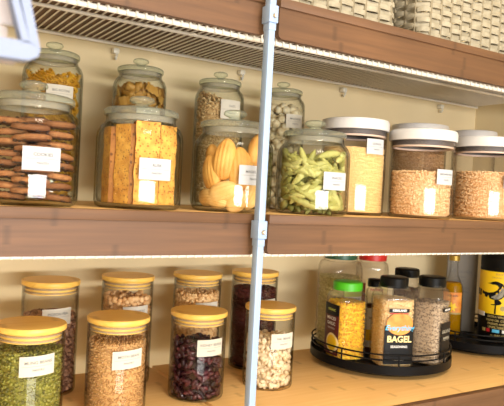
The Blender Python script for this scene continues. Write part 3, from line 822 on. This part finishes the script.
bamboo_jar(*L1, .0450, .145, 'bamboo-lidded glass jar of green mung beans at the lower left', 'MUNG BEANS', .098, False, .05)
bamboo_jar(*L2, .0445, .143, 'bamboo-lidded glass jar of tan moth beans, front row', 'MOTH BEAN', .088, False, .06)
bamboo_jar(*L3, .0450, .139, 'bamboo-lidded glass jar of dark red kidney beans, front row', 'KIDNEY BEANS', .087, False, .02)
bamboo_jar(*L4, .0435, .140, 'bamboo-lidded glass jar of white beans beside the pole', 'VAL BEANS', .085, False, .02)
bamboo_jar(*T1, .0440, .179, 'bamboo-lidded jar of brown pigeon peas behind the mung beans', 'PIGEON PEA', .126, True, .05)
bamboo_jar(*T2, .0435, .182, 'bamboo-lidded jar of chickpeas behind the moth beans', 'CHICKPEAS', .122, True, .04)
bamboo_jar(*T3, .0435, .183, 'bamboo-lidded jar of small pale peas behind the kidney beans', 'YELLOW PEA', .122, True, .02)
bamboo_jar(*T4, .0445, .184, 'bamboo-lidded jar of small dark red beans behind the pole', 'ADZUKI', .122, True, .02)
heap('mung_bean_heap', 'small green mung beans filling the lower left jar', 'beans', M['mung'], (*L1, BOT), .0428, .004, .110, (.0023, .0019, .0019), .0041, hi=True)
heap('moth_bean_heap', 'tan moth beans filling the second front jar', 'beans', M['moth'], (*L2, BOT), .0424, .004, .107, (.0023, .0016, .0016), .0037)
heap('pigeon_pea_heap', 'brown pigeon peas in the jar behind the mung beans', 'peas', M['pigeon'], (*T1, BOT), .0418, .004, .122, (.0030, .0027, .0026), .0054, hi=True)
heap('pale_pea_heap', 'small pale peas in the jar behind the kidney beans', 'peas', M['yellowpea'], (*T3, BOT), .0414, .004, .146, (.0034, .0031, .0031), .0062, hi=True)
heap('red_bean_heap', 'small dark red beans in the jar behind the pole', 'beans', M['adzuki'], (*T4, BOT), .0424, .004, .150, (.0024, .0019, .0019), .0042)

def bean_mesh(name, L, W, T, mat, curve=.35):
    v = ICO2[0].copy(); x = v[:, 0].copy()
    out = np.column_stack([x*L, v[:, 1]*W + curve*W*(x**2) - curve*W*.4 - .25*W*np.exp(-(x/.35)**2)*(v[:, 1] > 0)*v[:, 1], v[:, 2]*T])
    return MB().add(out, ICO2[1]).mesh(name, mat, sharp=80)
def flat_rot(p):       # lying against the wall, roughly sideways
    a = math.atan2(p[0], -p[1])
    return Euler((random.uniform(-.8, .8)+random.choice((0, PI)), random.uniform(-1.5, 1.5), a + random.uniform(-.35, .35)), 'XYZ')
def beans(name, me, J, R, z1, sp, label, cat, group, core_label, mat, size, a=1.8, zs=.7):
    v0 = cam_dir(J)
    pts = shell_points(R, .008, z1, sp, v0-a, v0+a, .34, dr=.0022, zj=1.25) + [p for p in disc_points(R, z1+.001, sp*1.05)]
    print(name, len(pts))
    scatter(name, me, pts, label, cat, group, (*J, BOT), rot=flat_rot, scale=(.88, 1.1))
    core_fill(name+'_heap', core_label, cat, mat, (*J, BOT), R-size*1.1, .004, z1-size*.8, np.array((size, size*.7, size*.7)), sp*1.05)
beans('kidney_bean', bean_mesh('kidney_bean', .0068, .0041, .0036, M['kidney'], .2), L3, .0388, .086, .0094, 'glossy dark red kidney bean in the front bamboo-lidded jar', 'bean', 'kidney beans in the jar', 'kidney beans packed deeper in their bamboo-lidded jar', M['kidney'], .005)
beans('white_bean', bean_mesh('white_bean', .0058, .0043, .0036, M['wbean'], .15), L4, .0374, .082, .0088, 'cream white bean in the jar beside the pole', 'bean', 'white beans in the jar', 'white beans packed deeper in the jar beside the pole', M['wbean'], .005)
cp = ICO2[0].copy(); cp = cp*(1 + .06*np.sin(cp[:, :1]*5)) + np.array((0, 0, 0)); cp[:, 2] = np.where(cp[:, 2] > .8, cp[:, 2]*1.15, cp[:, 2])
chick_me = MB().add(cp*.0047, ICO2[1]).mesh('chickpea', M['chick'], sharp=80)
beans('chickpea', chick_me, T2, .0370, .144, .0094, 'round tan chickpea in the jar behind the moth beans', 'chickpea', 'chickpeas in the jar', 'chickpeas packed deeper in the jar behind the moth beans', M['chick'], .0046)

# ------------------------------------------------------------------ black turntables
def turntable(x, y, R, label):
    t = thing('turntable', label, 'turntable', (x, y, BOT), 0, 'black turntables on the bottom shelf')
    MB().lathe([(0, 0), (R*.78, 0), (R*.80, .002), (R*.80, .008), (0, .008)], 64).build('base', M['black'], t)
    MB().lathe([(0, .009), (R*.97, .009), (R, .011), (R, .027), (R*.985, .027), (R*.975, .0165), (0, .0165)], 96).build('tray', M['black'], t)
    rail = MB()
    for z in (.037, .047):
        rail.tube([(R*.985*math.cos(a), R*.985*math.sin(a), z) for a in np.linspace(0, 2*PI, 96, endpoint=False)], .0016, 8, closed=True)
    rail.build('guard_rail', M['black'], t)
    for k in range(8):
        a = 2*PI*(k+.35)/8; MB().tube([(R*.985*math.cos(a), R*.985*math.sin(a), z) for z in (.024, .036, .0475)], .0016, 8).build('rail_post', M['black'], t)
    return t
S1, S2 = (.933, .956), (1.288, .985)
turntable(*S1, .143, 'black metal turntable carrying spice bottles, in the middle of the bottom shelf')
turntable(*S2, .143, 'black metal turntable in the right corner carrying the oil and black bottles')
TR = BOT + .0168

# ------------------------------------------------------------------ spice bottles
def bottle(name, label, x, y, rot, R, H, n, capR, capH, cap, fill=None, fz=.6, body=None, shoulder=.030, rx=1, ry=1, cap_name='lid', grain=(.0016, .0012, .0012), sp=.0034, what=''):
    """squared plastic bottle, ribbed screw lid; front faces -y before turning"""
    t = thing(name, label, 'bottle', (x, y, TR), rot, 'bottles on the turntables')
    hb_ = H - capH
    nr = capR*.93
    sh = [(R, hb_-shoulder)]
    for i in range(1, 7):
        u = i/6; sh.append((nr + (R-nr)*math.cos(u*PI/2)**.8 if u < 1 else nr, hb_-shoulder + (shoulder-.004)*math.sin(u*PI/2)))
    prof = [(0, 0), (R*.90, 0), (R*.97, .002), (R, .006)] + sh + [(nr, hb_+.004)]
    inner = [(max(r-.0015, .0), z) for r, z in reversed(prof[3:])] + [(R*.9, .003), (0, .003)]
    MB().lathe(prof+inner, 64, n=n, rx=rx, ry=ry).build('bottle_body', body or M['petplastic'], t, sharp=70)
    cm = MB(); seg = 72; vs = []
    cpz = [(0, hb_), (capR, hb_), (capR*1.01, hb_+.001), (capR*1.01, hb_+capH-.003), (capR*.97, hb_+capH-.0008), (capR*.9, hb_+capH), (0, hb_+capH)]
    cm.lathe(cpz, seg)
    v = np.concatenate(cm.v); a = np.arctan2(v[:, 1], v[:, 0]); r = np.hypot(v[:, 0], v[:, 1])
    sel = (r > capR*.98); k = 1 + .012*np.cos(a*36)*sel; v[:, 0] *= k; v[:, 1] *= k; cm.v = [v]
    cm.build(cap_name, cap, t, sharp=50)
    if fill is not None:
        heap('contents', '', '', fill, (0, 0, 0), R-.002, .0034, fz, grain, sp, n=n, parent=t, rx=rx, ry=ry)
    return t
def lab(parent, name, mat, w, h, R, z, n, x0=0, lift=.0004, cols=14):
    return patch(w, h, R, z, 0, n, lift, x0=x0, cols=cols).build(name, mat, parent)
def lets(parent, mat, lines, R, z, n, x0=0, lift=.0014, name='lettering'):
    return letters(lines, R, z, 0, n, lift, x0=x0).build(name, mat, parent, smooth=False)

def blob(parent, name, mat, pts, R, z, n, lift):
    """a printed shape following the wall"""
    bm = bmesh.new()
    f = bm.faces.new([bm.verts.new((x, y, 0)) for x, y in pts]); bmesh.ops.triangulate(bm, faces=[f]); bm.verts.index_update()
    v = np.array([q.co[:2] for q in bm.verts]); fs = [[q.index for q in p.verts] for p in bm.faces]; bm.free()
    return MB().add(wrap(v, R, z, 0, n, lift), fs).build(name, mat, parent, smooth=False)
def ell(cx, cy, a, b, k=24, t0=0, t1=2*PI): return [(cx+a*math.cos(t0+(t1-t0)*i/k), cy+b*math.sin(t0+(t1-t0)*i/k)) for i in range(k)]

# bagel seasoning, front and centre
P = (.888, .880)
b = bottle('seasoning_bottle', 'square clear seasoning bottle with a black bagel label, front of the turntable', *P, -az(*P)+.42, .0350, .171, 6, .0265, .020, M['black_plastic'], M['bagelmix'], .128, shoulder=.026)
R_, n_ = .0350, 6
s = lab(b, 'label', M['lab_black'],   .058, .072, R_, .046, n_); s['label'] = 'black label with an orange bagel, blue script and cream capitals'
o = blob(s, 'bagel_picture', M['lab_orange'], ell(0, .0, .0265, .021, 28), R_, .086, n_, .0010)
blob(s, 'script_band', M['lab_black'], [(-.027, -.010), (.027, -.006), (.027, .004), (-.027, -.001)], R_, .078, n_, .0013)
lets(s, M['lab_blue'], [('Everything', .0138, 0, 0, .3, .00025)], R_, .0785, n_, lift=.0017)
lets(s, M['lab_cream'], [('BAGEL', .0165, 0, 0, 0, .0005)], R_, .057, n_)
lets(s, M['lab_white'], [('SEASONING', .0062, 0, 0, 0, .0001), ('NET WT 7.5 OZ', .003, 0, -.026, 0, 0)], R_, .043, n_)
bnd = lab(b, 'top_band', M['lab_black'], .040, .007, R_,   .111, n_, x0=-.002); bnd['label'] = 'small black band with white capitals and a red stripe'
lets(bnd, M['lab_white'], [('KIRKLAND', .0058, -.002, 0, 0, .0003)], R_, .1113, n_)
lab(bnd, 'stripe', M['lab_red'], .038, .0016, R_, .1055, n_, x0=-.002, lift=.0006)

# minced garlic with a green lid
P = (.835, .953)
b = bottle('seasoning_bottle', 'clear bottle of yellow granules with a bright green lid', *P, -az(*P)+.55, .0345, .153, 4, .0285, .017, M['green_cap'], M['garlic'], .112, shoulder=.026, grain=(.0024, .0018, .0015), sp=.0042)
r2 = -PI/2
side = bpy.data.objects.new('side_label', patch(.052, .098, .0345, .060, 0, 4).mesh('side_label', M['lab_maroon'])); C.objects.link(side); side.parent = b; side.rotation_euler = (0, 0, r2)
side['label'] = 'maroon side label with a black top and a picture of granules'
lab(side, 'black_top', M['lab_black'], .052, .022, .0345, .098, 4, lift=.0007)
lets(side, M['lab_white'], [('MINCED', .0085, .004, .008, 0, .0002), ('GARLIC', .0085, .004, -.002, 0, .0002), ('CALIFORNIA', .0045, .004, -.011, 0, 0)], .0345, .073, 4, x0=0)
lets(side, M['lab_lime'], [('ORGANIC', .006, .004, 0, 0, .0002)], .0345, .098, 4)
blob(side, 'granule_picture', M['lab_cream'], ell(.008, 0, .020, .019), .0345, .034, 4, .0012)
blob(side, 'granule_pile', M['lab_yellow'], ell(.008, 0, .016, .015), .0345, .034, 4, .0016)

# pepper, right front
P = (.974, .862)
b = bottle('seasoning_bottle', 'clear bottle of greyish pepper with a black lid, right front of the turntable', *P, -az(*P)-.40, .0325, .172, 5, .0255, .020, M['black_plastic'], M['pepperm'], .122, shoulder=.026)
side = bpy.data.objects.new('side_label', patch(.044, .070, .0325, .050, 0, 5).mesh('side_label', M['lab_black'])); C.objects.link(side); side.parent = b; side.rotation_euler = (0, 0, PI/2)
side['label'] = 'dark side label with pale capitals'
lets(side, M['lab_grey'], [('GROUND', .009, 0, .014, 0, .0002), ('PEPPER', .009, 0, 0, 0, .0002)], .0325, .054, 5)
side2 = bpy.data.objects.new('top_band', patch(.034, .007, .0325, .110, 0, 5).mesh('top_band', M['lab_black'])); C.objects.link(side2); side2.parent = b; side2.rotation_euler = (0, 0, PI/2)
lets(side2, M['lab_white'], [('KIRKLAND', .0052, 0, 0, 0, .0002)], .0325, .110, 5)

# tall oregano bottle, dark green lid
P = (.882, 1.034)
b = bottle('seasoning_bottle', 'tall clear bottle of grey-green dried herbs with a dark green lid', *P, -az(*P)+.5, .041, .206, 4, .034, .018, M['dkgreen_cap'], M['oregano'], .150, shoulder=.030, grain=(.0026, .0014, .001), sp=.0042)
s = lab(b, 'label', M['lab_white'], .044, .110, .041, .088, 4, x0=.012); s['label'] = 'white label with a lime green top'
lab(s, 'lime_top', M['lab_lime'], .044, .030, .041, .128, 4, x0=.012, lift=.0008)
lets(s, M['lab_black'], [('OREGANO', .007, .012, .02, 0, 0), ('LEAVES', .007, .012, .008, 0, 0)], .041, .088, 4)
# red lid bottle
P = (.985, 1.046)
b = bottle('seasoning_bottle', 'tall clear bottle of orange spice with a red lid', *P, -az(*P)+.25, .0335, .199, 4, .030, .017, M['red_cap'], M['paprika'], .125, shoulder=.024)
s = lab(b, 'label', M['lab_cream'], .050, .100, .0335, .092, 4, x0=.004); s['label'] = 'cream label with red print'
lets(s, M['lab_red'], [('PAPRIKA', .0075, .004, .02, 0, .0002)], .0335, .1, 4)
# small bottle behind the bagel bottle
P = (.916, .962)
b = bottle('seasoning_bottle', 'slim bottle with a black lid between the green-lidded and bagel bottles', *P, -az(*P)-.1, .0170, .154, 3, .0145, .016, M['black_plastic'], M['browns'], .10, shoulder=.014, grain=(.0014, .001, .001), sp=.003)
s = lab(b, 'label', M['lab_white'], .026, .080, .0170, .055, 3, cols=20); s['label'] = 'white label with a yellow foot'
lab(s, 'yellow_foot', M['lab_yellow'], .026, .022, .0170, .040, 3, lift=.0008, cols=20)
lets(s, M['lab_black'], [('SPICE', .006, 0, .0, 0, 0)], .0170, .075, 3)
# brown bottle at the back right
P = (1.021, .975)
b = bottle('seasoning_bottle', 'bottle of brown spice with a black lid behind the pepper bottle', *P, -az(*P)+.3, .0270, .172, 4, .0255, .018, M['black_plastic'], M['browns'], .128, shoulder=.014)
s = lab(b, 'label', M['lab_black'], .040, .060, .0270, .05, 4)

# ------------------------------------------------------------------ right turntable: oil bottle, white bottle, black bottle
P = (1.237, 1.030)
t = thing('oil_bottle', 'slim glass bottle of yellow oil with a gold cap in the right corner', 'bottle', (*P, TR), -az(*P))
R = .0242
prof = [(0, 0), (R*.9, 0), (R, .004), (R, .106), (R*.97, .116), (R*.75, .130), (R*.5, .143), (R*.42, .154), (R*.40, .175), (R*.46, .177), (R*.46, .180)]
MB().lathe(prof + [(r-.0018 if r > .004 else 0, z) for r, z in reversed(prof[1:])][:-1] + [(R*.8, .004), (0, .004)], 48).build('bottle_body', M['thin'], t, sharp=60)
MB().lathe([(0, .0045), (R*.88, .0045), (R*.91, .008), (R*.91, .106), (R*.85, .120), (R*.7, .127), (0, .127)], 40).build('oil', M['oil'], t)
MB().lathe([(0, .1795), (R*.50, .1795), (R*.52, .1805), (R*.52, .191), (R*.47, .1925), (0, .1925)], 40).build('cap', M['gold_cap'], t)
s = patch(.048, .050, R, .080).build('label', M['lab_orange'], t); s['label'] = 'orange label with a yellow flower'
def blobr(parent, name, mat, pts, z, lift): return blob(parent, name, mat, pts, R, z, 2, lift)
fl = [(.0 + (.009+.003*math.cos(7*q))*math.cos(q), (.009+.003*math.cos(7*q))*math.sin(q)) for q in np.linspace(0, 2*PI, 57)[:-1]]
blobr(s, 'flower_print', M['lab_yellow'], fl, .070, .0011)
lets(s, M['lab_maroon'], [('GOLDEN', .006, 0, .015, 0, .0001)], R, .082, 2)
lab(s, 'label_foot', M['lab_gold'], .048, .004, R, .055, 2, lift=.0007)

P = (1.305, 1.062)
t = thing('paper_carton', 'pale paper carton with small dark print behind the oil bottle', 'carton', (*P, TR), -az(*P)+.06)
MB().box((-.036, -.018, 0), (.036, .018, .205), bev=.002).build('carton_body', M['shaded_carton'], t)
fl = MB()
for txt, sz, dx, dz in (('RICE NOODLES', .0078, -.004, .148), ('whole grain', .006, -.004, .136), ('fine cut', .006, -.004, .126), ('COOK 4 MIN', .006, .0, .108), ('DRAIN WELL', .006, .0, .099)):
    v, f = text2d(txt, sz); fl.add(np.column_stack([v[:, 0]+dx, np.full(len(v), -.0184), v[:, 1]+dz]), f)
fl.build('lettering', M['ink'], t, smooth=False)

P = (1.319, .950)
t = thing('black_bottle', 'large black bottle with a yellow bird label at the right edge', 'bottle', (*P, TR), -az(*P)-.02)
R = .0530
MB().lathe([(0, 0), (.050, 0), (.052, .003), (R, .007), (R, .168), (.0525, .172), (.0525, .174), (R, .176), (R, .194), (.050, .206), (.040, .214), (.022, .217), (0, .217)], 72).build('bottle_body', M['black_plastic'], t, sharp=50)
s = patch(.150, .099, R, .1145).build('label', M['lab_yellow'], t); s['label'] = 'yellow label with a black long-legged bird'
BZ = .1100; DX = -.013
def bl(nm, mat, pts, lift): return blob(s, nm, mat, [(x+DX, y) for x, y in pts], R, BZ, 2, lift)
bird = [(-.060, .010), (-.046, .0095), (-.032, .0050), (-.018, .0035), (-.006, .0065), (.002, .0120), (.005, .0180), (.002, .0225), (-.004, .0240), (-.009, .0235), (-.014, .0250), (-.024, .0252), (-.014, .0275), (-.009, .0300), (-.003, .0318), (.004, .0312),
        (.013, .0275), (.019, .0200), (.021, .0100), (.019, .0000), (.011, -.0085), (.002, -.0120), (-.010, -.0110), (-.026, -.0070), (-.046, -.0060), (-.060, -.0055)]
bl('bird_body', M['lab_black'], bird, .0011)
bl('bird_wing', M['lab_grey'], [(-.012, -.0060), (-.004, -.0015), (.005, .0045), (.009, .0110), (.0115, .0190), (.0165, .0140), (.017, .0050), (.014, -.0025), (.006, -.0090), (-.0025, -.0100)], .0016)
wl = MB()
for i in range(6):
    p0, p1 = (-.007+i*.0036+DX, -.0090+i*.0038), (.002+i*.0026+DX, -.0065+i*.0038)
    wl.add(wrap(np.array([(p0[0], p0[1]), (p1[0], p1[1]-.0006), (p1[0], p1[1]+.0006)]), R, BZ, 0, 2, .002), [(0, 1, 2)])
wl.build('feather_lines', M['lab_black'], s, smooth=False)
bl('bird_leg', M['lab_black'], [(-.004, -.0100), (.0030, -.0100), (.0012, -.024), (.0010, -.0440), (-.0030, -.0440), (-.0018, -.024)], .0011)
bl('bird_foot', M['lab_black'], [(.000, -.0240), (.006, -.0170), (.010, -.0215), (.013, -.0170), (.009, -.0125), (.004, -.0105), (-.001, -.0195)], .0012)
bl('bird_toe', M['lab_black'], [(-.011, -.0225), (-.001, -.0212), (-.001, -.0242), (-.011, -.0240)], .0012)
bl('round_stamp', M['lab_gold'], ell(.016, -.030, .006, .006), .0011)
lets(s, M['lab_gold'], [('PREMIUM', .0060, -.004, .004, 0, 0), ('ORGANIC EXTRA', .0052, -.004, -.004, 0, 0)], R, .154, 2)
w_ = lab(t, 'white_tab', M['lab_white'], .032, .010, R, .0625, 2, x0=-.056, lift=.0012)
lets(t, M['lab_gold'], [('EXTRA VIRGIN', .0070, -.008, 0, 0, .0002), ('OLIVE OIL COLD', .0070, -.008, -.0085, 0, .0002), ('PRESSED AND', .0064, -.010, -.0165, 0, .0002), ('UNFILTERED', .0074, -.008, -.0245, 0, .0002), ('1 L  33.8 FL OZ', .0050, -.006, -.0425, 0, .0001)], R, .0590, 2, lift=.0006, name='lower_print')
for x0, w, mt, nm in ((-.040, .009, 'lab_gold', 'seal_mark'), (-.028, .008, 'lab_red', 'red_mark'), (-.010, .016, 'lab_blue', 'blue_mark'), (.008, .008, 'lab_white', 'pale_mark')):
    lab(t, nm, M[mt], w, .0075, R, .0265, 2, x0=x0)

# ------------------------------------------------------------------ light
def area(name, loc, target, sx, sy, energy, col):
    l = bpy.data.lights.new(name, 'AREA'); l.shape = 'RECTANGLE'; l.size = sx; l.size_y = sy; l.energy = energy; l.color = col
    o = bpy.data.objects.new(name, l); C.objects.link(o); o.location = loc
    o.rotation_euler = (Vector(target)-Vector(loc)).to_track_quat('-Z', 'Y').to_euler(); return o
area('strip_lamp', (.38, -1.2, 1.365), (.25, 1.0, 1.36), 1.5, .13, 28, (1.0, .97, .92))
area('ceiling_lamp', (.30, -.30, 2.40), (.45, .4, 1.2), .5, .5, 16, (1.0, .90, .74))
area('low_fill', (.10, -1.0, .42), (.45, 1.0, 1.5), 1.0, .5, 11, (1.0, .97, .92))  # added fill without a real source, brightens the shelf undersides
w = bpy.data.worlds.new('World'); bpy.context.scene.world = w; w.use_nodes = True
w.node_tree.nodes['Background'].inputs[0].default_value = (.90, .95, 1.0, 1)
w.node_tree.nodes['Background'].inputs[1].default_value = .32

# ------------------------------------------------------------------ camera
sc = bpy.context.scene
cam = bpy.data.cameras.new('camera'); co = bpy.data.objects.new('camera', cam); C.objects.link(co)
yaw, pit, rol = math.radians(32.2001), math.radians(-.88277), math.radians(-2.99745)
fw = Vector((math.sin(yaw)*math.cos(pit), math.cos(yaw)*math.cos(pit), math.sin(pit)))
rt = Vector((math.cos(yaw), -math.sin(yaw), 0)); upv = rt.cross(fw)
r2 = math.cos(rol)*rt - math.sin(rol)*upv; u2 = math.sin(rol)*rt + math.cos(rol)*upv
mw = Matrix((r2, u2, -fw)).transposed().to_4x4(); mw.translation = (0, 0, EYE)
co.matrix_world = mw
cam.sensor_width = 36; cam.lens = 631.94*36/504; cam.clip_start = .02
cam.dof.use_dof = True; cam.dof.focus_distance = 1.0; cam.dof.aperture_fstop = 17
sc.camera = co
sc.view_settings.view_transform = 'Standard'; sc.view_settings.look = 'None'
sc.view_settings.gamma = 1; sc.view_settings.use_curve_mapping = False
sc.view_settings.exposure = 0.60
sc.cycles.transparent_max_bounces = 48
sc.cycles.max_bounces = 8
